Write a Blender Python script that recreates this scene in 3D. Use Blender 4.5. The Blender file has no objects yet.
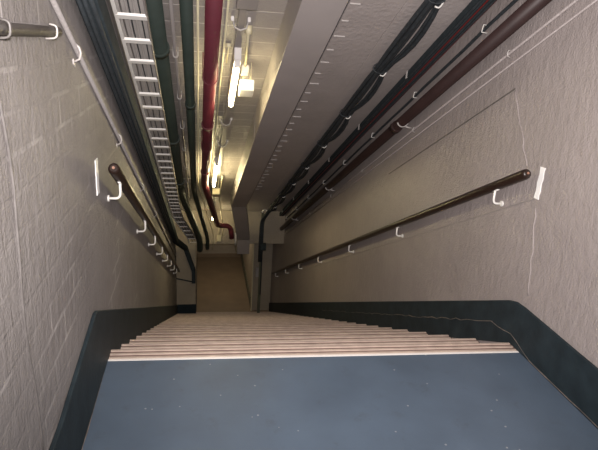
import bpy, math, random
from mathutils import Vector, Matrix
C = bpy.context.scene.collection
SC = bpy.context.scene
random.seed(4)

# ------------------------------------------------------------------ camera, light, exposure
cam_d = bpy.data.cameras.new('camera'); cam = bpy.data.objects.new('camera', cam_d); C.objects.link(cam)
f = Vector((0.1880843, 0.92792242, -0.32184513)); r = Vector((0.98213962, -0.17599322, 0.0665444)); u = Vector((-0.00510548, 0.32861281, 0.94445093))
cam.matrix_world = Matrix(((r.x, u.x, -f.x, 0.477), (r.y, u.y, -f.y, -2.442), (r.z, u.z, -f.z, 1.6), (0, 0, 0, 1)))
cam_d.sensor_fit = 'HORIZONTAL'; cam_d.sensor_width = 36; cam_d.lens = 522.5 / 598 * 36; cam_d.clip_start = 0.02
SC.camera = cam
SC.view_settings.view_transform = 'Standard'; SC.view_settings.look = 'None'
SC.view_settings.exposure = 0.1; SC.view_settings.gamma = 1; SC.view_settings.use_curve_mapping = False

w = bpy.data.worlds.new('world'); SC.world = w; w.use_nodes = True
w.node_tree.nodes['Background'].inputs[0].default_value = (0.9, 0.85, 0.8, 1); w.node_tree.nodes['Background'].inputs[1].default_value = 0.02

def light(name, kind, loc, energy, col, rot=(0, 0, 0), **kw):
    d = bpy.data.lights.new(name, kind); d.energy = energy; d.color = col
    for k, v in kw.items(): setattr(d, k, v)
    o = bpy.data.objects.new(name, d); C.objects.link(o); o.location = loc; o.rotation_euler = rot; return o
# the photographer's flash, just above the lens
light('camera_flash', 'SPOT', (0.50, -2.45, 1.70), 540, (1.0, 0.93, 0.91), rot=(math.radians(80), 0, math.radians(-16)),
      shadow_soft_size=0.035, spot_size=math.radians(110), spot_blend=1.0)
# added fill light over the top landing, unseen behind the camera
light('landing_fill_light', 'AREA', (1.25, -1.9, 2.42), 26, (1.0, 0.93, 0.86), shape='RECTANGLE', size=0.2, size_y=1.5)

# added unseen light that brightens the lower passage
light('passage_fill_light', 'AREA', (1.1, 11.2, -2.75), 10, (1.0, 0.84, 0.62), shape='RECTANGLE', size=0.15, size_y=1.2)
# ------------------------------------------------------------------ constants of the place
W = 2.334; T = 0.51916; H = 2.5
R0 = 0.10; GO = 0.35; RISE = GO * T; N = 28
YB = R0 + GO * (N - 1); ZB = -RISE * N          # start and level of the lower floor
YL = 8.3; YF = 13.6; YT = -3.6
def S(x, y, h): return Vector((x, y, h - T * y))  # a point measured above the line of the stairs

# ------------------------------------------------------------------ materials
def mat(name, col, rough=0.5, spec=0.5, metal=0.0, var=0.0, vscale=6, bump=0.0, bscale=60, col2=None, coat=0.0, stain=None):
    m = bpy.data.materials.new(name); m.use_nodes = True; nt = m.node_tree; b = nt.nodes['Principled BSDF']
    b.inputs['Roughness'].default_value = rough; b.inputs['Metallic'].default_value = metal
    b.inputs['Specular IOR Level'].default_value = spec; b.inputs['Coat Weight'].default_value = coat
    tc = nt.nodes.new('ShaderNodeTexCoord')
    n = nt.nodes.new('ShaderNodeTexNoise'); n.inputs['Scale'].default_value = vscale; n.inputs['Detail'].default_value = 6
    nt.links.new(tc.outputs['Object'], n.inputs['Vector'])
    cr = nt.nodes.new('ShaderNodeValToRGB'); cr.color_ramp.elements[0].position = 0.3; cr.color_ramp.elements[1].position = 0.7
    c1 = [max(0, c * (1 - var)) for c in col]; c2 = list(col2) if col2 else [min(1, c * (1 + var)) for c in col]
    cr.color_ramp.elements[0].color = (*c1, 1); cr.color_ramp.elements[1].color = (*c2, 1)
    nt.links.new(n.outputs['Fac'], cr.inputs['Fac']); nt.links.new(cr.outputs['Color'], b.inputs['Base Color'])
    m['_col'] = 1
    if bump:
        n2 = nt.nodes.new('ShaderNodeTexNoise'); n2.inputs['Scale'].default_value = bscale; n2.inputs['Detail'].default_value = 4
        nt.links.new(tc.outputs['Object'], n2.inputs['Vector'])
        bp = nt.nodes.new('ShaderNodeBump'); bp.inputs['Strength'].default_value = bump; bp.inputs['Distance'].default_value = 0.01
        nt.links.new(n2.outputs['Fac'], bp.inputs['Height']); nt.links.new(bp.outputs['Normal'], b.inputs['Normal'])
    return m

def block_mat(name, col, joint, axes, bw, bh, jw=0.012, jstrength=0.35, rough=0.42, wob=0.012, drip=False, jmix=0.6, blotch=None, patch=(0.48, 0.66), grain=0.35, lump=1.0):
    """painted masonry: masonry joints and brush texture from the surface's own coordinates"""
    m = bpy.data.materials.new(name); m.use_nodes = True; nt = m.node_tree; L = nt.links; b = nt.nodes['Principled BSDF']
    b.inputs['Roughness'].default_value = rough
    tc = nt.nodes.new('ShaderNodeTexCoord'); sp = nt.nodes.new('ShaderNodeSeparateXYZ'); L.new(tc.outputs['Object'], sp.inputs[0])
    cb = nt.nodes.new('ShaderNodeCombineXYZ')
    if axes == 'slope':      # rows across the ceiling, counted down the slope
        L.new(sp.outputs['X'], cb.inputs[0]); L.new(sp.outputs['Y'], cb.inputs[1])
    else:
        L.new(sp.outputs[axes[0]], cb.inputs[0]); L.new(sp.outputs[axes[1]], cb.inputs[1])
    nz = nt.nodes.new('ShaderNodeTexNoise'); nz.inputs['Scale'].default_value = 5; nz.inputs['Detail'].default_value = 3
    L.new(tc.outputs['Object'], nz.inputs['Vector'])
    sb = nt.nodes.new('ShaderNodeVectorMath'); sb.operation = 'SUBTRACT'; sb.inputs[1].default_value = (0.5, 0.5, 0.5); L.new(nz.outputs['Color'], sb.inputs[0])
    sc = nt.nodes.new('ShaderNodeVectorMath'); sc.operation = 'SCALE'; sc.inputs['Scale'].default_value = wob; L.new(sb.outputs[0], sc.inputs[0])
    ad = nt.nodes.new('ShaderNodeVectorMath'); ad.operation = 'ADD'; L.new(cb.outputs[0], ad.inputs[0]); L.new(sc.outputs[0], ad.inputs[1])
    br = nt.nodes.new('ShaderNodeTexBrick'); L.new(ad.outputs[0], br.inputs['Vector'])
    br.inputs['Scale'].default_value = 1; br.inputs['Brick Width'].default_value = bw; br.inputs['Row Height'].default_value = bh
    br.inputs['Mortar Size'].default_value = jw; br.inputs['Mortar Smooth'].default_value = 0.6; br.inputs['Bias'].default_value = 0
    # where the joints show through the paint
    n3 = nt.nodes.new('ShaderNodeTexNoise'); n3.inputs['Scale'].default_value = 2.6; n3.inputs['Detail'].default_value = 5
    L.new(tc.outputs['Object'], n3.inputs['Vector'])
    rp = nt.nodes.new('ShaderNodeValToRGB'); rp.color_ramp.elements[0].position = patch[0]; rp.color_ramp.elements[1].position = patch[1]
    L.new(n3.outputs['Fac'], rp.inputs['Fac'])
    mu = nt.nodes.new('ShaderNodeMath'); mu.operation = 'MULTIPLY'; L.new(br.outputs['Fac'], mu.inputs[0]); L.new(rp.outputs['Color'], mu.inputs[1])
    mj = nt.nodes.new('ShaderNodeMath'); mj.operation = 'MULTIPLY'; mj.inputs[1].default_value = jmix; L.new(mu.outputs[0], mj.inputs[0])
    n1 = nt.nodes.new('ShaderNodeTexNoise'); n1.inputs['Scale'].default_value = 1.7; n1.inputs['Detail'].default_value = 8; n1.inputs['Roughness'].default_value = 0.7
    L.new(tc.outputs['Object'], n1.inputs['Vector'])
    cr = nt.nodes.new('ShaderNodeValToRGB'); cr.color_ramp.elements[0].position = 0.3; cr.color_ramp.elements[1].position = 0.72
    cr.color_ramp.elements[0].color = (*[c * 0.88 for c in col], 1); cr.color_ramp.elements[1].color = (*(blotch or [c * 1.1 for c in col]), 1)
    L.new(n1.outputs['Fac'], cr.inputs['Fac'])
    mx = nt.nodes.new('ShaderNodeMix'); mx.data_type = 'RGBA'; L.new(mj.outputs[0], mx.inputs[0]); L.new(cr.outputs['Color'], mx.inputs[6]); mx.inputs[7].default_value = (*joint, 1)
    L.new(mx.outputs[2], b.inputs['Base Color'])
    # bump: joints, plaster lumps, brush strokes
    n2 = nt.nodes.new('ShaderNodeTexNoise'); n2.inputs['Scale'].default_value = 26; n2.inputs['Detail'].default_value = 4
    mp = nt.nodes.new('ShaderNodeMapping'); mp.inputs['Scale'].default_value = (1, 1, 0.5) if drip else (1, 1, 1)
    L.new(tc.outputs['Object'], mp.inputs[0]); L.new(mp.outputs[0], n2.inputs['Vector'])
    a = nt.nodes.new('ShaderNodeMath'); a.operation = 'MULTIPLY'; a.inputs[1].default_value = -jstrength; L.new(br.outputs['Fac'], a.inputs[0])
    a2 = nt.nodes.new('ShaderNodeMath'); a2.operation = 'ADD'; lm = nt.nodes.new('ShaderNodeMath'); lm.operation = 'MULTIPLY'; lm.inputs[1].default_value = lump; L.new(n2.outputs['Fac'], lm.inputs[0]); L.new(a.outputs[0], a2.inputs[0]); L.new(lm.outputs[0], a2.inputs[1])
    n4 = nt.nodes.new('ShaderNodeTexNoise'); n4.inputs['Scale'].default_value = 95; n4.inputs['Detail'].default_value = 3; L.new(tc.outputs['Object'], n4.inputs['Vector'])
    g4 = nt.nodes.new('ShaderNodeMath'); g4.operation = 'MULTIPLY_ADD'; g4.inputs[1].default_value = grain; L.new(n4.outputs['Fac'], g4.inputs[0]); L.new(a2.outputs[0], g4.inputs[2])
    bp = nt.nodes.new('ShaderNodeBump'); bp.inputs['Strength'].default_value = 0.6; bp.inputs['Distance'].default_value = 0.010
    L.new(g4.outputs[0], bp.inputs['Height']); L.new(bp.outputs['Normal'], b.inputs['Normal'])
    return m

WALLC = (0.325, 0.285, 0.275)
M = dict(
    wall_l=block_mat('painted_block_left', (0.215, 0.195, 0.190), (0.44, 0.41, 0.40), ('Y', 'Z'), 0.32, 0.107, 0.010, 0.12, drip=True, wob=0.022, jmix=0.7, rough=0.55, blotch=(0.27, 0.25, 0.242), patch=(0.52, 0.66), grain=0.6),
    wall_r=block_mat('painted_plaster_right', WALLC, (0.40, 0.35, 0.32), ('Y', 'Z'), 1.3, 0.9, 0.004, 0.05, drip=True, jmix=0.12, grain=0.7, lump=1.2),
    soffit=block_mat('smooth_painted_soffit', (0.43, 0.385, 0.37), (0.6, 0.56, 0.53), 'slope', 1.2, 2.4, 0.004, 0.5, rough=0.42, wob=0.02, grain=0.15),
    wall_o=block_mat('painted_block_far', (0.36, 0.31, 0.24), (0.42, 0.38, 0.32), ('X', 'Z'), 0.32, 0.107, 0.006, 0.3),
    ceil=block_mat('painted_ceiling_planks', (0.33, 0.30, 0.285), (0.62, 0.58, 0.55), 'slope', 3.0, 0.19, 0.006, 0.9, rough=0.38, wob=0.005, jmix=1.0, patch=(0.36, 0.5)),
    floor=mat('blue_floor_covering', (0.074, 0.102, 0.142), 0.5, var=0.12, vscale=3, bump=0.06, bscale=220),
    skirt=mat('dark_slate_paint', (0.017, 0.026, 0.032), 0.6, spec=0.25, var=0.25, vscale=9, bump=0.12, bscale=40),
    worn=mat('worn_edge', (0.16, 0.13, 0.11), 0.7, var=0.5, vscale=30),
    tread=mat('tread_covering', (0.15, 0.10, 0.088), 0.6, var=0.12, vscale=12),
    rib=mat('nosing_rib', (0.43, 0.34, 0.285), 0.6, var=0.14, vscale=14),
    nose=mat('nosing_groove', (0.17, 0.105, 0.09), 0.6, var=0.12, vscale=14),
    edge=mat('nosing_edge', (0.80, 0.76, 0.72), 0.35, var=0.05),
    lfloor=mat('brown_floor_covering', (0.21, 0.155, 0.10), 0.5, var=0.10, vscale=3),
    rail=mat('dark_varnished_rail', (0.020, 0.010, 0.007), 0.33, var=0.2, vscale=12),
    white=mat('white_gloss_paint', (0.80, 0.78, 0.74), 0.3, var=0.04),
    strip=mat('white_marker_strip', (0.92, 0.91, 0.89), 0.4, var=0.03),
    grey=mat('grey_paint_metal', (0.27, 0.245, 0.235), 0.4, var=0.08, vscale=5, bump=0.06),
    duct=mat('grey_duct_paint', (0.35, 0.315, 0.305), 0.42, var=0.06, vscale=3),
    light_grey=mat('light_grey_metal', (0.44, 0.41, 0.39), 0.4, var=0.06),
    trunk=mat('dark_blue_grey_sheath', (0.032, 0.041, 0.046), 0.8, spec=0.15, var=0.2, vscale=20, bump=0.15, bscale=90),
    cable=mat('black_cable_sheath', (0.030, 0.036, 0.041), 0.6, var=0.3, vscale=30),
    cableg=mat('grey_cable_sheath', (0.12, 0.11, 0.105), 0.45, var=0.2, vscale=30),
    green=mat('dark_green_pipe_paint', (0.026, 0.038, 0.032), 0.5, var=0.15, vscale=8),
    red=mat('dark_red_pipe_paint', (0.095, 0.014, 0.024), 0.55, var=0.15, vscale=7),
    brown=mat('maroon_brown_pipe_paint', (0.030, 0.015, 0.014), 0.45, var=0.15, vscale=7),
    redline=mat('red_cable_sheath', (0.16, 0.02, 0.02), 0.45),
    cream=mat('cream_paint', (0.62, 0.56, 0.38), 0.4, var=0.06),
    postg=mat('green_grey_paint', (0.10, 0.105, 0.075), 0.45, var=0.15),
    copper=mat('worn_end_grain', (0.30, 0.16, 0.11), 0.5, var=0.2),
)
def floor_mat():
    m = M['floor']; nt = m.node_tree; L = nt.links; b = nt.nodes['Principled BSDF']
    src = b.inputs['Base Color'].links[0].from_socket; tc = [n for n in nt.nodes if n.type == 'TEX_COORD'][0]
    v = nt.nodes.new('ShaderNodeTexVoronoi'); v.inputs['Scale'].default_value = 12; L.new(tc.outputs['Object'], v.inputs['Vector'])
    c = nt.nodes.new('ShaderNodeMath'); c.operation = 'LESS_THAN'; c.inputs[1].default_value = 0.06; L.new(v.outputs['Distance'], c.inputs[0])
    mx = nt.nodes.new('ShaderNodeMix'); mx.data_type = 'RGBA'; mx.inputs[7].default_value = (0.24, 0.25, 0.27, 1)
    L.new(c.outputs[0], mx.inputs[0]); L.new(src, mx.inputs[6])
    n = nt.nodes.new('ShaderNodeTexNoise'); n.inputs['Scale'].default_value = 7; n.inputs['Detail'].default_value = 9; n.inputs['Roughness'].default_value = 0.8; L.new(tc.outputs['Object'], n.inputs['Vector'])
    r2 = nt.nodes.new('ShaderNodeValToRGB'); r2.color_ramp.elements[0].position = 0.56; r2.color_ramp.elements[1].position = 0.8; L.new(n.outputs['Fac'], r2.inputs['Fac'])
    m2 = nt.nodes.new('ShaderNodeMath'); m2.operation = 'MULTIPLY'; m2.inputs[1].default_value = 0.8; L.new(r2.outputs['Color'], m2.inputs[0])
    my = nt.nodes.new('ShaderNodeMix'); my.data_type = 'RGBA'; my.inputs[7].default_value = (0.05, 0.055, 0.06, 1)
    L.new(m2.outputs[0], my.inputs[0]); L.new(mx.outputs[2], my.inputs[6]); L.new(my.outputs[2], b.inputs['Base Color'])
floor_mat()
def emis(name, col, s):
    m = bpy.data.materials.new(name); m.use_nodes = True; b = m.node_tree.nodes['Principled BSDF']
    b.inputs['Base Color'].default_value = (0.9, 0.9, 0.85, 1); b.inputs['Emission Color'].default_value = (*col, 1); b.inputs['Emission Strength'].default_value = s
    return m
M['tube'] = emis('glowing_tube', (1.0, 0.86, 0.50), 30)

# ------------------------------------------------------------------ geometry helpers
class G:
    def __init__(s): s.v = []; s.f = []; s.sm = []
    def add(s, vs, fs, smooth=False):
        o = len(s.v); s.v += [tuple(x) for x in vs]
        for q in fs: s.f.append([i + o for i in q]); s.sm.append(smooth)
        return s
    def hexa(s, p):          # 8 points: bottom ring 0-3, top ring 4-7
        return s.add(p, [(0, 3, 2, 1), (4, 5, 6, 7), (0, 1, 5, 4), (1, 2, 6, 5), (2, 3, 7, 6), (3, 0, 4, 7)])
    def box(s, x0, x1, y0, y1, z0, z1):
        return s.hexa([(x0, y0, z0), (x1, y0, z0), (x1, y1, z0), (x0, y1, z0), (x0, y0, z1), (x1, y0, z1), (x1, y1, z1), (x0, y1, z1)])
    def sbox(s, x0, x1, y0, y1, h0, h1):   # box that follows the slope
        return s.hexa([S(x0, y0, h0), S(x1, y0, h0), S(x1, y1, h0), S(x0, y1, h0), S(x0, y0, h1), S(x1, y0, h1), S(x1, y1, h1), S(x0, y1, h1)])
    def prism(s, prof, x0, x1, axis='x'):  # outline in the other two axes, extruded along axis
        n = len(prof)
        if axis == 'x': a = [(x0, p[0], p[1]) for p in prof]; b = [(x1, p[0], p[1]) for p in prof]
        else: a = [(p[0], x0, p[1]) for p in prof]; b = [(p[0], x1, p[1]) for p in prof]
        return s.add(a + b, [tuple(range(n))[::-1], tuple(range(n, 2 * n))] + [(i, (i + 1) % n, n + (i + 1) % n, n + i) for i in range(n)])
    def tube(s, pts, rad, seg=14, caps=True, ell=None):
        pts = [Vector(p) for p in pts]; n = len(pts); R = rad if isinstance(rad, (list, tuple)) else [rad] * n
        tg = []
        for i in range(n):
            a = (pts[i] - pts[i - 1]).normalized() if i else None
            b = (pts[i + 1] - pts[i]).normalized() if i < n - 1 else None
            d = a if b is None else b if a is None else (a + b).normalized()
            tg.append(d)
        up = Vector((0, 0, 1)) if abs(tg[0].z) < 0.95 else Vector((1, 0, 0))
        sd = tg[0].cross(up).normalized(); vs = []
        for i in range(n):
            sd = (sd - tg[i] * sd.dot(tg[i])).normalized(); u2 = sd.cross(tg[i]).normalized()
            k = 1.0
            if 0 < i < n - 1:
                c = tg[i].dot((pts[i + 1] - pts[i]).normalized()); k = min(1.25, 1 / max(c, 0.5))
            ex, ey = ell or (1, 1)
            for j in range(seg):
                an = 2 * math.pi * j / seg
                vs.append(pts[i] + sd * math.cos(an) * R[i] * ex * k + u2 * math.sin(an) * R[i] * ey)
        fs = [(i * seg + j, i * seg + (j + 1) % seg, (i + 1) * seg + (j + 1) % seg, (i + 1) * seg + j) for i in range(n - 1) for j in range(seg)]
        s.add(vs, fs, True)
        if caps:
            o = len(s.v) - len(vs); s.f.append([o + j for j in range(seg)][::-1]); s.sm.append(False)
            s.f.append([o + (n - 1) * seg + j for j in range(seg)]); s.sm.append(False)
        return s
    def build(s, name, m, parent=None, kind=None, bevel=0.0, loc=None):
        me = bpy.data.meshes.new(name)
        o = bpy.data.objects.new(name, me); C.objects.link(o)
        off = Vector((0, 0, 0))
        if parent is not None: off = parent.location; o.parent = parent
        elif loc is not None: off = Vector(loc); o.location = loc
        me.from_pydata([tuple(Vector(v) - off) for v in s.v], [], s.f)
        for i, p in enumerate(me.polygons): p.use_smooth = s.sm[i]
        import bmesh
        bm = bmesh.new(); bm.from_mesh(me); bmesh.ops.recalc_face_normals(bm, faces=bm.faces); bm.to_mesh(me); bm.free()
        me.materials.append(M[m])
        if bevel:
            b = o.modifiers.new('bevel', 'BEVEL'); b.width = bevel; b.segments = 2; b.limit_method = 'ANGLE'
        if kind: o['kind'] = kind
        return o
def tag(o, label, cat, group=None):
    o['label'] = label; o['category'] = cat
    if group: o['group'] = group
    return o
def thing(name, label, cat, loc, group=None):
    o = bpy.data.objects.new(name, None); C.objects.link(o); o.location = loc; o.empty_display_size = 0.1
    return tag(o, label, cat, group)
def smooth(pts, rad=0.1, n=5):   # rounds the corners of a polyline
    pts = [Vector(p) for p in pts]; out = [pts[0]]
    for i in range(1, len(pts) - 1):
        a, b, c = pts[i - 1], pts[i], pts[i + 1]
        d1 = min(rad, (a - b).length * 0.45); d2 = min(rad, (c - b).length * 0.45)
        p = b + (a - b).normalized() * d1; q = b + (c - b).normalized() * d2
        for k in range(n + 1):
            t_ = k / n; out.append(p * (1 - t_) ** 2 + b * 2 * t_ * (1 - t_) + q * t_ * t_)
    return out + [pts[-1]]
def st(name, g, m, bevel=0): return g.build(name, m, kind='structure', bevel=bevel)

# ------------------------------------------------------------------ the setting
g = G(); g.hexa([(-0.1, YT, -0.25), (W + 0.1, YT, -0.25), (W + 0.1, -0.076, -0.25), (-0.1, 0.022, -0.25), (-0.1, YT, 0), (W + 0.1, YT, 0), (W + 0.1, -0.076, 0), (-0.1, 0.022, 0)]); st('floor', g, 'floor')
st('floor.001', G().box(-0.1, W + 0.1, YB + 0.02, YF + 0.1, ZB - 0.2, ZB), 'lfloor')
zlow = ZB - 0.2
def wall_prof(y1=YF + 0.1): return [(YT, -0.3), (0, -0.3), (YL, ZB - 0.3), (y1, ZB - 0.3), (y1, -1.2), (YL, S(0, YL, H).z + 0.1), (0.0, H + 0.1), (YT, H + 0.1)]
st('wall_left', G().prism(wall_prof(), -0.15, 0), 'wall_l')
st('wall_right', G().prism(wall_prof(), W, W + 0.15), 'wall_r')
st('wall_back', G().box(0, W, YT - 0.15, YT, -0.1, H), 'wall_o')
st('wall_far', G().box(0, W, YF, YF + 0.15, ZB, -1.3), 'wall_o')
g = G(); g.sbox(0, W, 0, YL + 0.25, H, H + 0.12)
st('ceiling', g, 'ceil')
g = G(); g.sbox(1.30, W - 0.001, 0, YL, H - 0.012, H); st('ceiling.003', g, 'soffit')
st('ceiling.001', G().box(0, W, YT, 0, H, H + 0.12), 'ceil')
ZLIN = S(0, YL, 1.74).z
st('wall_bulkhead', G().box(0, W, YL, YL + 0.2, ZLIN, S(0, YL, H).z), 'wall_o')
st('ceiling.002', G().box(0, W, YL + 0.2, YF, ZLIN, ZLIN + 0.12), 'ceil')
st('wall_pier', G().box(0, 0.41, YL, YF, ZB, ZLIN), 'wall_o')
st('wall_partition', G().box(1.86, W, YB + 0.35, YF, ZB, ZLIN), 'wall_o')
st('trim_1', G().box(1.835, 1.86, YB + 0.33, YB + 0.42, ZB, ZLIN - 0.02), 'cream')

st('baseboard_partition', G().box(1.835, 1.86, YB + 0.43, YF, ZB, ZB + 0.22), 'postg')
st('baseboard_far', G().box(0.43, 1.83, YF - 0.02, YF, ZB, ZB + 0.12), 'lfloor')
HS = 0.285
def skew(x): return 0.02 - 0.09 * x / W      # the flight is slightly out of square with the walls
def skirting(name, x, sgn, yend, left):
    a, b = (x, x + sgn * 0.018); bot = -0.25
    top = [(0.12, 0.30 - T * 0.12), (0.05, 0.262), (-0.03, 0.268), (-0.5, 0.262), (YT + 0.01, 0.262)] if not left else [(-0.15, 0.378), (-0.19, 0.385), (-0.28, 0.375), (-0.85, 0.31), (YT + 0.01, 0.30)]
    prof = [(YT + 0.01, 0.0), (0.02, 0.0), (yend, -T * yend + bot), (yend, -T * yend + 0.27)] + top
    g = G(); g.prism(prof, min(a, b), max(a, b)); st(name, g, 'skirt', bevel=0.004)
    wv = G(); pts = []; y = YT + 0.2; rnd = random.Random(5)      # worn beige line along the board
    while y < min(4.5, yend):
        k = min(1, max(0, (y + 0.15) / 0.4)); zz = 0.010 + (0.150 - 0.010) * k - T * max(y, 0)
        if left: zz = 0.008 - (T * y if y > 0 else 0)
        if not left or y < -0.1: pts.append((x + sgn * 0.018, y, zz + rnd.uniform(-0.008, 0.008) * (0.3 if y < 0 else 1)))
        y += 0.07
    wv.tube(pts, [0.0012 + 0.0028 * rnd.random() ** 2 for _ in pts], 6)
    return wv
skirting('baseboard_left', 0, 1, YL, True).build('trim_2', 'worn', kind='structure')
skirting('baseboard_right', W, -1, YB + 0.35, False).build('trim_3', 'worn', kind='structure')
st('baseboard_pier', G().box(0.0, 0.425, YL - 0.016, YL, -T * YL - 0.2, -T * YL + HS), 'skirt')
st('baseboard_passage', G().box(0.41, 0.426, YL, YF, ZB, ZB + 0.14), 'skirt')
# plaster seams, the raised joint and a plain grey strip on the walls
rnd = random.Random(3)
pts = [(W - 0.001, 0.50 - 0.26 * (i / 9) + rnd.uniform(-0.012, 0.012), 1.44 - 0.40 * i / 9) for i in range(10)]
st('trim_4', G().tube(pts, [0.0015 + 0.005 * rnd.random() ** 2 for _ in pts], 6), 'wall_r')
pts = [(W - 0.0005, 0.08 - 0.011 * i + rnd.uniform(-0.01, 0.01), 0.84 - 0.05 * i) for i in range(11)]
st('trim_5', G().tube(pts, [0.003 + 0.002 * rnd.random() for _ in pts], 6), 'wall_r')
g = G(); g.sbox(W - 0.004, W, 0.10, 6.5, 0.93, 0.938); st('trim_6', g, 'grey')  # thin grey strip running down the right wall below the handrail
g = G(); g.sbox(W - 0.003, W, 0.50, 2.4, 1.705, 1.715); st('trim_7', g, 'cableg')
pts = [(0.0, -1.03 - 0.02 * math.sin(i * 0.9) + rnd.uniform(-0.006, 0.006), 2.4 - 0.1 * i) for i in range(22)]
st('trim_8', G().tube(pts, 0.0045, 6), 'cableg')

# ------------------------------------------------------------------ staircase
stair = thing('staircase', 'long straight staircase falling away from the blue landing between two walls, with pale ribbed nosings', 'staircase', (W / 2, 0.1, 0))
def shear(g): g.v = [(v[0], v[1] + skew(v[0]), v[2]) for v in g.v]
g = G()
prof = [(R0 - 0.11, -0.25), (R0 - 0.11, -0.012), (R0 - 0.002, -0.012)]
for k in range(1, N + 1):
    prof.append((R0 + GO * (k - 1) - 0.002, -RISE * k - (0.0 if k == N else 0.010)))
    if k < N: prof.append((R0 + GO * k - 0.002, -RISE * k - 0.010))
prof.append((YB + 0.02, ZB)); prof.append((YB + 0.02, ZB - 0.25)); prof.append((YB - 0.3, ZB - 0.25))
g.prism(prof, 0.002, W - 0.002); shear(g); g.build('flight', 'tread', stair)
def nosing(k, parent):
    y1 = R0 + GO * k; z = -RISE * k; d = 0.098 if k == 0 else 0.17
    x0, x1 = 0.019, W - 0.019
    base = G(); base.prism([(y1 - d, z - 0.012), (y1, z - 0.045), (y1 + 0.006, z - 0.045), (y1 + 0.006, z - 0.006), (y1, z - 0.004), (y1 - d, z - 0.004)], x0, x1)
    shear(base); o = base.build('nosing', 'nose', parent); 
    rb = G()
    for i in range(3 if k == 0 else 5):
        yy = y1 - 0.004 - i * 0.034; rb.prism([(yy - 0.017, z - 0.005), (yy, z - 0.005), (yy - 0.002, z + 0.0015), (yy - 0.015, z + 0.0015)], x0, x1)
    shear(rb); c = rb.build('ribs', 'rib', parent); c.parent = o; c.matrix_parent_inverse = o.matrix_world.inverted() if False else Matrix.Identity(4)
    return o
for k in range(0, N): nosing(k, stair)
g = G().box(0.019, W - 0.019, -0.012, 0.001, -0.004, 0.003); shear(g); g.build('edge_strip', 'edge', stair)

# ------------------------------------------------------------------ handrails
def bracket(x, sgn, y, hr):
    g = G(); b = -sgn
    wallp = Vector((x, y, 0))
    c = S(x + b * 0.065, y, hr)
    p0 = Vector((x + b * 0.001, y, c.z - 0.115)); 
    g.tube([p0, p0 + Vector((b * 0.008, 0, 0))], 0.018, 14)
    path = [p0 + Vector((b * 0.008, 0, 0)), p0 + Vector((b * 0.065, 0, 0)), p0 + Vector((b * 0.065, 0, 0.095))]
    g.tube(smooth(path, 0.035, 5), 0.007, 10)
    g.tube([S(x + b * 0.065, y - 0.03, hr - 0.028), S(x + b * 0.065, y + 0.03, hr - 0.028)], 0.009, 8)
    return g
def handrail(label, x, sgn, y0, y1, hr, ys):
    t = thing('handrail', label, 'handrail', S(x, y0, hr))
    b = -sgn; g = G()
    pts = [S(x + b * 0.065, y0 - 0.02, hr), S(x + b * 0.065, y0 - 0.012, hr), S(x + b * 0.065, y0, hr)] + [S(x + b * 0.065, y0 + (y1 - y0) * i / 12, hr) for i in range(1, 13)]
    g.tube(pts, [0.017, 0.026, 0.029] + [0.029] * 12, 20, ell=(1.0, 1.0)); g.build('rail', 'rail', t)
    e = G(); e.tube([S(x + b * 0.065, y0 - 0.024, hr), S(x + b * 0.065, y0 - 0.0195, hr)], 0.007, 16); e.build('end_cap', 'copper', t)
    for y in ys: bracket(x, sgn, y, hr).build('bracket', 'white', t)
    return t
handrail('dark varnished handrail on the right wall held by white swan-neck brackets', W, 1, 0.14, 9.3, 1.085, [0.40, 1.85, 3.25, 4.75, 6.15, 7.5, 8.8])
handrail('dark varnished handrail on the left wall, low under the dark cable trunking', 0, -1, 0.20, 7.9, 1.075, [0.36, 1.55, 2.4, 3.3, 4.2, 5.1, 6.0, 6.9])

def strip(x, sgn, y, z0, z1, label, hw):
    g = G(); b = -sgn; n = 8; vs = []
    for i in range(n + 1):
        z = z0 + (z1 - z0) * i / n; wv = 0.003 * math.sin(i * 2.1)
        vs.append((y - hw + wv, z))
    for i in range(n, -1, -1):
        z = z0 + (z1 - z0) * i / n; wv = 0.003 * math.sin(i * 1.7 + 1)
        vs.append((y + hw + wv, z))
    g.prism(vs, min(x, x + b * 0.004), max(x, x + b * 0.004)); return tag(g.build('marker_strip', 'strip', loc=(x, y, (z0 + z1) / 2)), label, 'marker strip')
strip(W, 1, 0.088, 0.885, 1.065, 'short white upright strip on the right wall beside the handrail end', 0.019)
strip(0, -1, 0.10, 0.87, 1.04, 'short white upright strip on the left wall beside the handrail end', 0.027)

# ------------------------------------------------------------------ left side services
t = thing('cable_trunking', 'wide dark blue-grey cable trunking running down the left wall beside the white-runged ladder tray', 'cable trunking', S(0.06, -1.0, 1.65))
def sweep_box(path, w, h, name, m, parent):   # rectangular section along a polyline
    g = G(); pts = [Vector(p) for p in path]; n = len(pts); vs = []
    for i in range(n):
        a = (pts[i] - pts[i - 1]).normalized() if i else (pts[1] - pts[0]).normalized()
        b = (pts[i + 1] - pts[i]).normalized() if i < n - 1 else a
        d = (a + b).normalized(); sx = Vector((1, 0, 0)); sx = (sx - d * sx.dot(d)).normalized(); up = sx.cross(d)
        if up.z < -0.01 : up = -up
        for (p, q) in ((-1, -1), (1, -1), (1, 1), (-1, 1)): vs.append(pts[i] + sx * p * w / 2 + up * q * h / 2)
    fs = [(i * 4 + j, i * 4 + (j + 1) % 4, (i + 1) * 4 + (j + 1) % 4, (i + 1) * 4 + j) for i in range(n - 1) for j in range(4)]
    fs += [(0, 1, 2, 3), ((n - 1) * 4, (n - 1) * 4 + 1, (n - 1) * 4 + 2, (n - 1) * 4 + 3)]
    g.add(vs, fs); return g.build(name, m, parent, bevel=0.004)
sweep_box([(0.055, YT + 0.3, 2.2), (0.055, -1.0, 2.14), S(0.055, -0.7, 1.67), S(0.052, 7.1, 1.64), S(0.20, 8.12, 1.62), S(0.37, 8.22, 1.10), S(0.37, 8.24, 0.82)], 0.082, 0.10, 'body', 'trunk', t)
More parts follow.
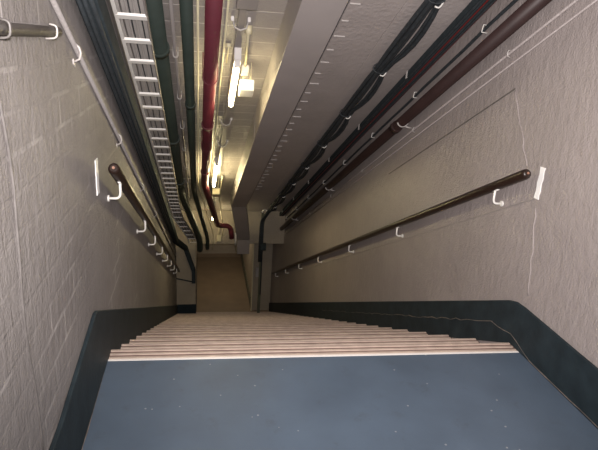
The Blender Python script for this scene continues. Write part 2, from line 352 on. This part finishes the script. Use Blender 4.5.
for j, (xx, hh) in enumerate([(0.030, 1.603), (0.052, 1.600), (0.076, 1.603)]):
    G().tube([S(xx, -0.6, hh)] + [S(xx + 0.002 * math.sin(i), 0.0 + i * 0.7, hh) for i in range(11)], 0.009, 8).build('cable', 'cable', t)

t = thing('conduit', 'pale painted conduit clipped to the left wall, running down the slope under the dark trunking', 'conduit', S(0.02, -0.6, 1.43))
G().tube([S(0.010, -0.52, 1.43), S(0.010, 7.9, 1.39)], 0.009, 12).build('pipe', 'wall_l', t)
for y in (-0.22, 0.75, 1.9, 3.1, 4.3, 5.5):
    g = G(); g.tube([S(0.003, y, 1.447), S(0.024, y, 1.428), S(0.029, y, 1.408), S(0.024, y, 1.386), S(0.003, y, 1.375)], 0.0045, 8)
    g.sbox(0, 0.004, y - 0.012, y + 0.012, 1.36, 1.38); g.build('clip', 'light_grey', t)
t = thing('wall_pipe', 'short grey painted pipe lying level on the left wall at the top left', 'pipe', (0.04, -2.0, 1.6))
G().tube([(0.016, -2.2, 1.595), (0.016, -0.49, 1.595)], 0.015, 16).build('pipe', 'wall_l', t)
for y, m in ((-0.58, 'light_grey'), (-1.02, 'cableg')):
    G().tube(smooth([(0.0, y, 1.572), (0.034, y, 1.575), (0.036, y, 1.612), (0.014, y, 1.616)], 0.014, 4), 0.0032, 8).build('hook', m, t)

# ladder tray
t = thing('cable_ladder', 'pale cable ladder with many white rungs running down under the ceiling at the left', 'cable ladder', S(0.09, 0.2, 2.15))
def lad(y):
    c0 = 0.112 - 0.004 * min(y, 6.3)
    if y < 6.3: return c0, 2.09
    q = (y - 6.3) / 1.9; return c0 + 0.27 * q * q * (3 - 2 * q), 2.09 - 0.36 * q
for sx in (-1, 1):
    ys = [0.0, 2, 4, 6.2] + [6.3 + 1.9 * i / 8 for i in range(1, 9)]
    path = [S(lad(y)[0] + sx * 0.08, y, lad(y)[1] + 0.012) for y in ys]
    sweep_box(path, 0.022 if sx < 0 else 0.010, 0.04, 'side_rail', 'white' if sx < 0 else 'grey', t)
y = 0.24; k = 0
while y < 8.1:
    cx, hh = lad(y); g = G(); g.sbox(cx - 0.082, cx + 0.082, y, y + 0.035, hh - 0.012, hh + 0.002); g.build('rung', 'white', t); y += 0.245
rnd = random.Random(9)
for j, (off, rr, m) in enumerate([(-0.046, 0.005, 'cableg'), (-0.022, 0.006, 'light_grey'), (-0.002, 0.004, 'cable'), (0.022, 0.006, 'light_grey'), (0.048, 0.004, 'cable')]):
    ys = [0.0 + 0.45 * i for i in range(19)]
    pts = [S(lad(y)[0] + off + rnd.uniform(-0.006, 0.006), y, lad(y)[1] + 0.002 + rr + 0.001) for y in ys]
    lab = ['grey cable in the ladder tray, nearest the left wall', 'pale grey cable in the ladder tray, second from the left wall', 'black cable along the middle of the ladder tray',
           'pale grey cable in the ladder tray, on its right side', 'thin black cable in the ladder tray, nearest the green pipes'][j]
    o = G().tube(pts, rr, 8).build('tray_cable', m, loc=tuple(pts[0])); tag(o, lab, 'cable', 'cables in the ladder tray')
g = G()
yy = [0.0 + 0.42 * i for i in range(20)]
for a_, b_ in zip(yy, yy[1:]):
    (c1, h1), (c2, h2) = lad(a_), lad(b_)
    g.hexa([S(c1 - 0.074, a_, h1 + 0.026), S(c1 + 0.074, a_, h1 + 0.026), S(c2 + 0.074, b_, h2 + 0.026), S(c2 - 0.074, b_, h2 + 0.026), S(c1 - 0.074, a_, h1 + 0.029), S(c1 + 0.074, a_, h1 + 0.029), S(c2 + 0.074, b_, h2 + 0.029), S(c2 - 0.074, b_, h2 + 0.029)])
g.build('added_backing', 'light_grey', t)  # pale sheet added behind the rungs to brighten their shadowed background
# grey backing trays between the green pipes
t = thing('cable_tray', 'narrow grey tray between the ladder tray and the thicker green pipe', 'cable tray', S(0.21, 0.3, 2.42))
g = G(); g.sbox(0.165, 0.235, 0.2, 6.8, 2.425, 2.44); g.sbox(0.165, 0.169, 0.2, 6.8, 2.40, 2.425); g.build('tray', 'grey', t)
for i in range(5): g = G(); g.sbox(0.19, 0.21, 0.6 + 1.3 * i, 0.63 + 1.3 * i, 2.44, H); g.build('hanger', 'grey', t)

def pipe(name, label, path, rad, m, clips=(), clipm='grey', cat='pipe', rings=(), ringm=None, clip_top=H, group=None):
    t = thing(name, label, cat, tuple(path[0]), group)
    G().tube(path, rad, 18).build('pipe', m, t)
    def at(y):
        for a, b in zip(path, path[1:]):
            if a[1] <= y <= b[1]: return Vector(a).lerp(Vector(b), (y - a[1]) / (b[1] - a[1]))
    for y in clips:
        c = at(y); g = G(); rr = rad + 0.005
        pts = [c + Vector((-rr, 0, rr + 0.01))] + [c + Vector((-math.cos(a) * rr, 0, -math.sin(a) * rr)) for a in [math.pi * i / 8 for i in range(9)]] + [c + Vector((rr, 0, rr + 0.01))]
        g.tube(pts, 0.006, 6)
        ztop = clip_top - T * y
        g.tube([c + Vector((-rr, 0, rr + 0.01)), Vector((c.x - rr, y, ztop))], 0.005, 6); g.tube([c + Vector((rr, 0, rr + 0.01)), Vector((c.x + rr, y, ztop))], 0.005, 6)
        g.build('clip', clipm, t)
    for y in rings:
        c = at(y); d = Vector((0, 1, -T)).normalized()
        G().tube([c - d * 0.025, c + d * 0.025], rad * 1.18, 18).build('coupling', ringm or m, t)
    return t
pipe('green_pipe', 'thick dark green pipe under the ceiling, just right of the ladder tray', smooth([S(0.195, 0.0, 2.33), S(0.195, 6.1, 2.33), S(0.50, 8.12, 1.80), S(0.50, 8.26, 1.55), (0.50, 9.5, -2.85)], 0.3), 0.062, 'green', rings=(1.55, 3.4, 5.2))
pipe('green_pipe', 'thinner dark green pipe under the ceiling, left of the red pipe', smooth([S(0.395, 0.0, 2.34), S(0.395, 5.9, 2.34), S(0.66, 8.12, 1.84), S(0.66, 8.26, 1.58), (0.66, 9.5, -2.83)], 0.3), 0.040, 'green', rings=(2.5,))
pipe('conduit', 'grey conduit with curved clips between the two green pipes', [S(0.295, 0.0, 2.44), S(0.295, 6.8, 2.44)], 0.013, 'grey', clips=(0.95, 1.85, 2.6, 3.35, 4.1, 4.9, 5.7), clipm='light_grey', cat='conduit')
pipe('thin_pipe', 'thin cream pipe between the thinner green pipe and the red pipe', smooth([S(0.463, 0.0, 2.42), S(0.463, 5.8, 2.42), S(0.78, 8.14, 1.95), S(0.78, 8.22, 1.6)], 0.25), 0.008, 'cream')
pipe('red_pipe', 'dark red pipe running down under the ceiling and turning down at the foot', smooth([S(0.558, 0.0, 2.31), S(0.558, 5.3, 2.31), S(0.86, 7.95, 2.10), S(1.14, 8.10, 2.12), S(1.17, 8.12, 1.84)], 0.14, 6), 0.052, 'red', clips=(1.9, 3.6), clipm='red', rings=(2.9, 4.6))
t = pipe('thin_pipe', 'short white pipe dropping beside the turned-down end of the red pipe', [S(1.26, 8.20, 1.98), S(1.26, 8.22, 1.70)], 0.018, 'white')
pipe('thin_pipe', 'thin cream pipe crossing slantwise to the far bulkhead under the red pipe', smooth([S(0.82, 5.4, 2.46), S(0.84, 6.9, 2.44), S(0.98, 8.14, 2.12), S(0.98, 8.2, 1.9)], 0.15), 0.010, 'cream')
pipe('thin_pipe', 'thin cream pipe close along the right side of the red pipe', [S(0.655, 0.0, 2.47), S(0.655, 6.5, 2.47)], 0.007, 'cream')

# ------------------------------------------------------------------ lighting
t = thing('lighting_trunking', 'grey lighting conduit under the ceiling, with a wide box at its top end', 'lighting trunking', S(0.75, 0.0, 2.42))
g = G(); g.sbox(0.70, 0.83, 0.0, 1.12, 2.38, 2.46); g.build('box', 'grey', t, bevel=0.004)
g = G(); g.sbox(0.728, 0.775, 1.12, 5.2, 2.43, 2.47); g.build('channel', 'grey', t)
for y in (1.03, 1.42, 3.2, 3.9):
    g = G(); pts = [S(0.70, y, 2.475), S(0.712, y, 2.435), S(0.752, y, 2.418), S(0.792, y, 2.435), S(0.804, y, 2.475)]; g.tube(pts, 0.006, 6)
    g.sbox(0.685, 0.705, y - 0.012, y + 0.012, 2.47, H); g.sbox(0.799, 0.819, y - 0.012, y + 0.012, 2.47, H); g.build('clip', 'light_grey', t)
def lampglow(x, y0, y1, h, e):
    for q in (0.2, 0.5, 0.8):
        p = S(x, y0 + (y1 - y0) * q, h - 0.035); light('tube_glow', 'POINT', tuple(p), e / 3, (1.0, 0.83, 0.42), shadow_soft_size=0.06)
def lamp(x, y0, y1, h, label):
    t = thing('tube_lamp', label, 'lamp', S(x, y0, h), 'fluorescent tubes under the sloping ceiling')
    g = G(); g.sbox(x - 0.028, x + 0.028, y0, y1, h + 0.03, 2.43); g.build('lamp_body', 'light_grey', t, bevel=0.004)
    G().tube([S(x, y0 + 0.02, h), S(x, y1 - 0.02, h)], 0.019, 14).build('lamp_tube', 'tube', t)
    for y in (y0, y1 - 0.03): g = G(); g.sbox(x - 0.02, x + 0.02, y, y + 0.03, h - 0.02, h + 0.03); g.build('lamp_holder', 'light_grey', t)
lamp(0.755, 1.66, 2.42, 2.31, 'nearest glowing tube lamp under the ceiling, left of the white box'); lampglow(0.755, 1.66, 2.42, 2.31, 8)
lamp(0.70, 4.35, 5.55, 2.34, 'second glowing tube lamp further down the stairs, above the small cream box'); lampglow(0.70, 4.35, 5.55, 2.34, 26)
lamp(0.76, 7.5, 8.1, 2.26, 'small glowing tube lamp furthest down, against the far bulkhead'); lampglow(0.76, 7.5, 8.1, 2.26, 5)
t = thing('emergency_light', 'white box lamp hanging beside the nearest glowing tube', 'emergency light', S(0.86, 2.0, 2.3))
g = G(); g.sbox(0.80, 0.92, 2.00, 2.13, 2.27, 2.36); g.build('housing', 'white', t, bevel=0.008)
g = G(); g.sbox(0.805, 0.865, 1.93, 1.995, 2.38, 2.44); g.build('terminal_box', 'light_grey', t, bevel=0.005)
G().tube([S(0.815, 1.50, 2.47), S(0.835, 1.93, 2.43)], 0.010, 8).build('conduit', 'cream', t)
G().tube([S(0.815, 1.50, 2.44), S(0.815, 1.50, 2.499)], 0.025, 12).build('junction_box', 'cream', t)
for (x, y) in ((0.83, 2.01), (0.89, 2.01), (0.83, 2.12), (0.89, 2.12)): G().tube([S(x, y, 2.36), S(x, y, H)], 0.004, 6).build('hanger', 'cream', t)
t = thing('emergency_light', 'small cream box lamp under the second glowing tube', 'emergency light', S(0.70, 5.8, 2.3))
g = G(); g.sbox(0.685, 0.805, 5.75, 5.95, 2.26, 2.36); g.build('housing', 'cream', t, bevel=0.008)
for x in (0.715, 0.78): G().tube([S(x, 5.8, 2.36), S(x, 5.8, H)], 0.004, 6).build('hanger', 'cream', t)
t = thing('emergency_light', 'small cream box lamp just before the furthest tube, near the far bulkhead', 'emergency light', S(0.70, 7.2, 2.3))
g = G(); g.sbox(0.64, 0.78, 7.0, 7.2, 2.30, 2.40); g.build('housing', 'cream', t, bevel=0.008)
for x in (0.67, 0.75): G().tube([S(x, 7.1, 2.40), S(x, 7.1, H)], 0.004, 6).build('hanger', 'cream', t)
for (y, lab) in ((1.75, 'left of the nearest tube lamp'), (3.15, 'past the nearest tube lamp')):
    x = 0.69; t = thing('ceiling_sensor', 'small cream ceiling rose on a short stem, ' + lab, 'ceiling rose', S(x, y, H))
    G().tube([S(x, y, H - 0.03), S(x, y, H)], 0.022, 12).build('cap', 'cream', t)
    G().tube([S(x, y, H - 0.035), S(x - 0.003, y + 0.22, H - 0.035)], 0.006, 8).build('stem', 'cream', t)
t = thing('wall_box', 'small cream box on the far bulkhead, left of the turned-down red pipe', 'box', S(0.90, 8.25, 1.86))
g = G(); g.sbox(0.855, 0.955, 8.22, 8.30, 1.78, 1.93); g.build('casing', 'cream', t, bevel=0.01)
G().tube([S(0.905, 8.24, 1.93), S(0.905, 8.24, 2.15)], 0.010, 8).build('conduit', 'cream', t)

# ------------------------------------------------------------------ duct
t = thing('ventilation_duct', 'big square grey duct running down the middle of the sloping ceiling', 'duct', S(1.165, 0.0, 2.35))
sweep_box([S(1.165, -0.02, 2.345), S(1.165, 6.5, 2.345), S(1.40, 7.95, 1.90), S(1.42, 8.15, 1.62), (1.42, 9.5, -2.78)], 0.26, 0.27, 'duct_body', 'duct', t)
for y in (2.95,):
    g = G(); g.sbox(1.032, 1.298, y, y + 0.006, 2.205, 2.485); g.build('joint', 'duct', t)
g = G(); g.sbox(1.297, 1.303, 0.0, 6.4, 2.205, 2.215); g.build('seam_shadow', 'cable', t)  # dark strip painted in as the shadow line along the duct's edge
for k in range(30):
    y = 0.76 + 0.19 * k; w_ = (0.05, 0.02, 0.035, 0.015)[k % 4]
    g = G(); g.sbox(1.44, 1.475 + w_, y, y + 0.008, H - 0.020, H - 0.0125); g.build('joint_glint', 'light_grey', t)  # pale slivers painted in for glints along the ceiling joints
for y in (0.6, 2.2, 3.8, 5.4):
    g = G(); g.sbox(1.04, 1.05, y, y + 0.03, 2.47, H); g.sbox(1.28, 1.29, y, y + 0.03, 2.47, H); g.build('hanger', 'grey', t)

# ------------------------------------------------------------------ right side services
rnd = random.Random(21)
t = thing('cable_bundle', 'sagging tied bundle of black cables between the duct and the dark tray', 'cable bundle', S(1.93, 0.0, 2.42))
for j in range(6):
    pts = []; ax, ah = ((-0.042, 0.012), (-0.014, -0.006), (0.016, 0.014), (0.042, -0.004), (0.0, 0.02), (0.066, 0.014))[j]
    for i in range(50):
        y = 0.0 + 7.75 * i / 49; s = abs(math.sin(math.pi * y / 0.92)) ** 0.8
        spread = 0.65 + 0.9 * s * (1 if j in (3, 5) else 0.35)
        pts.append(S(1.93 + ax * spread + rnd.uniform(-0.002, 0.002), y, 2.43 + ah - 0.028 * s * (0.4 + 0.3 * (j % 3))))
    pts += smooth([S(1.90 + ax * 0.5, 7.8, 2.40), S(1.80 + ax * 0.6, 8.12, 2.25), S(1.80 + ax * 0.6, 8.16, 1.3)], 0.15, 5)
    G().tube(pts, 0.0165 if j != 3 else 0.012, 8).build('cable', 'cable', t)
for i in range(9):
    y = 0.92 * i
    if y < 0.3: continue
    g = G(); n = 12
    ring = [S(1.936 + 0.066 * math.cos(2 * math.pi * k / n), y, 2.435 + 0.042 * math.sin(2 * math.pi * k / n)) for k in range(n + 1)]
    g.tube(ring, 0.005, 6, caps=False); g.build('cable_tie', 'cable', t)
    g = G(); g.tube(smooth([S(1.99, y + 0.03, H), S(2.0, y + 0.03, 2.42), S(1.975, y + 0.03, 2.385), S(1.945, y + 0.03, 2.395)], 0.02, 3), 0.006, 6); g.build('hook', 'white', t)
t = thing('cable_tray', 'dark flat cable tray along the top of the right wall, above the brown pipe', 'cable tray', S(2.25, 0.0, 2.45))
g = G(); g.sbox(2.20, 2.30, 0.0, 8.25, 2.405, 2.42); g.sbox(2.195, 2.20, 0.0, 8.25, 2.405, 2.455); g.build('tray', 'trunk', t)
for j, (xx, hh, rr, m) in enumerate([(2.205, 2.395, 0.009, 'cable'), (2.225, 2.394, 0.010, 'trunk'), (2.246, 2.395, 0.008, 'redline'), (2.265, 2.394, 0.010, 'trunk'), (2.287, 2.394, 0.009, 'cable'), (2.302, 2.40, 0.007, 'redline')]):
    G().tube([S(xx + rnd.uniform(-0.002, 0.002), 0.0 + 0.5 * i, hh) for i in range(18)], rr, 8).build('cable', m, t)
for i in range(7):
    y = 0.7 + 1.2 * i; g = G(); g.sbox(2.24, 2.26, y, y + 0.025, 2.42, H); g.sbox(2.188, 2.20, y, y + 0.02, 2.40, 2.46); g.build('bracket', 'light_grey', t)
pts = [S(2.312, 0.0 + 0.3 * i, 2.285 - 0.010 * abs(math.sin(i * 1.1))) for i in range(28)]
t = thing('wall_cable', 'single black cable on the right wall between the dark tray and the brown pipe', 'cable', tuple(pts[0]))
G().tube(pts, 0.011, 8).build('cable', 'cable', t)
for i in range(8):
    y = 0.95 + 1.0 * i; g = G(); g.tube([S(2.333, y, 2.31), S(2.30, y, 2.31), S(2.295, y, 2.265), S(2.333, y, 2.262)], 0.004, 6); g.build('clip', 'white', t)
t = thing('brown_pipe', 'maroon brown pipe running the full length of the upper right wall', 'pipe', S(2.25, 0, 2.07))
G().tube([S(2.25, -0.6, 2.08), S(2.25, 8.2, 2.08)], 0.045, 20).build('pipe', 'brown', t)
for y in (2.15,): G().tube([S(2.25, y - 0.03, 2.08), S(2.25, y + 0.03, 2.08)], 0.053, 20).build('coupling', 'brown', t)
for y in (2.0, 4.4, 6.8):
    g = G(); ring = [S(2.25 + 0.052 * math.cos(a), y, 2.08 + 0.052 * math.sin(a)) for a in [-math.pi * 0.9 + 1.3 * math.pi * k / 10 for k in range(11)]]
    g.tube(ring, 0.007, 6); g.tube([S(2.28, y, 2.03), S(2.333, y, 2.02)], 0.008, 6); g.build('bracket', 'light_grey', t)
t = thing('conduit', 'pale painted conduit on the right wall, just below the brown pipe', 'conduit', S(W - 0.014, 0, 1.96))
G().tube([S(W - 0.010, -0.5, 1.965), S(W - 0.010, 8.2, 2.0)], 0.008, 12).build('pipe', 'wall_r', t)
for y in (0.62, 1.9, 3.2, 4.5, 5.8): g = G(); g.tube([S(W, y, 1.99), S(W - 0.02, y, 1.985), S(W - 0.024, y, 1.97), S(W - 0.02, y, 1.955), S(W, y, 1.945)], 0.004, 6); g.build('clip', 'light_grey', t)
t = thing('conduit', 'thin painted conduit on the right wall, lowest of the two under the brown pipe', 'conduit', S(W - 0.01, 0, 1.88))
G().tube([S(W - 0.006, -0.3, 1.885), S(W - 0.006, 8.2, 1.93)], 0.006, 10).build('pipe', 'wall_r', t)

# ------------------------------------------------------------------ foot of the slope
t = thing('cable_drop', 'upright green-grey post with cables at the foot of the stairs, right of the opening', 'post', (1.84, 8.24, -T * 8.24))
g = G(); g.box(1.80, 1.86, 8.20, 8.26, -RISE * 24, S(0, 8.2, 2.42).z); g.build('post', 'postg', t)
G().tube([(1.845, 8.18, S(0, 8.2, 0.5).z), (1.845, 8.18, S(0, 8.2, 2.35).z)], 0.016, 8).build('cable', 'cable', t)
g = G(); g.box(1.80, 1.92, 8.12, 8.20, S(0, 8.2, 1.60).z, S(0, 8.2, 1.75).z); g.build('connection_box', 'trunk', t, bevel=0.006)
g = G(); ring = [S(1.85 + 0.05 * math.cos(a), 8.1, 2.56 + 0.05 * math.sin(a) - 0.12) for a in [math.pi * 1.5 * k / 12 - 1.2 for k in range(13)]]
g.tube(ring, 0.012, 8); tag(g.build('hook', 'white', loc=tuple(ring[0])), 'white curved hook at the end of the black cable bundle', 'hook')
t = thing('wall_conduit', 'thin dark conduit level across the far left pier, meeting the foot of the trunking', 'conduit', S(0.2, 8.25, 0.86))
G().tube([S(0.0, 8.26, 0.92), S(0.33, 8.26, 0.84)], 0.014, 8).build('pipe', 'trunk', t)
t = thing('passage_box', 'small pale box on the partition inside the lower passage', 'box', (1.95, YB + 0.3, ZB + 1.1))
g = G(); g.box(1.92, 2.02, YB + 0.28, YB + 0.35, ZB + 1.0, ZB + 1.25); g.build('casing', 'light_grey', t, bevel=0.006)

# lamp fitting added to go with the landing fill light, unseen behind the camera
t = thing('added_ceiling_lamp', 'added tube lamp, unseen, on the level ceiling above the top landing', 'lamp', (1.25, -2.3, 2.45))
G().box(1.19, 1.31, -3.05, -1.55, 2.455, 2.50).build('lamp_body', 'light_grey', t)  # body of the added, unseen lamp
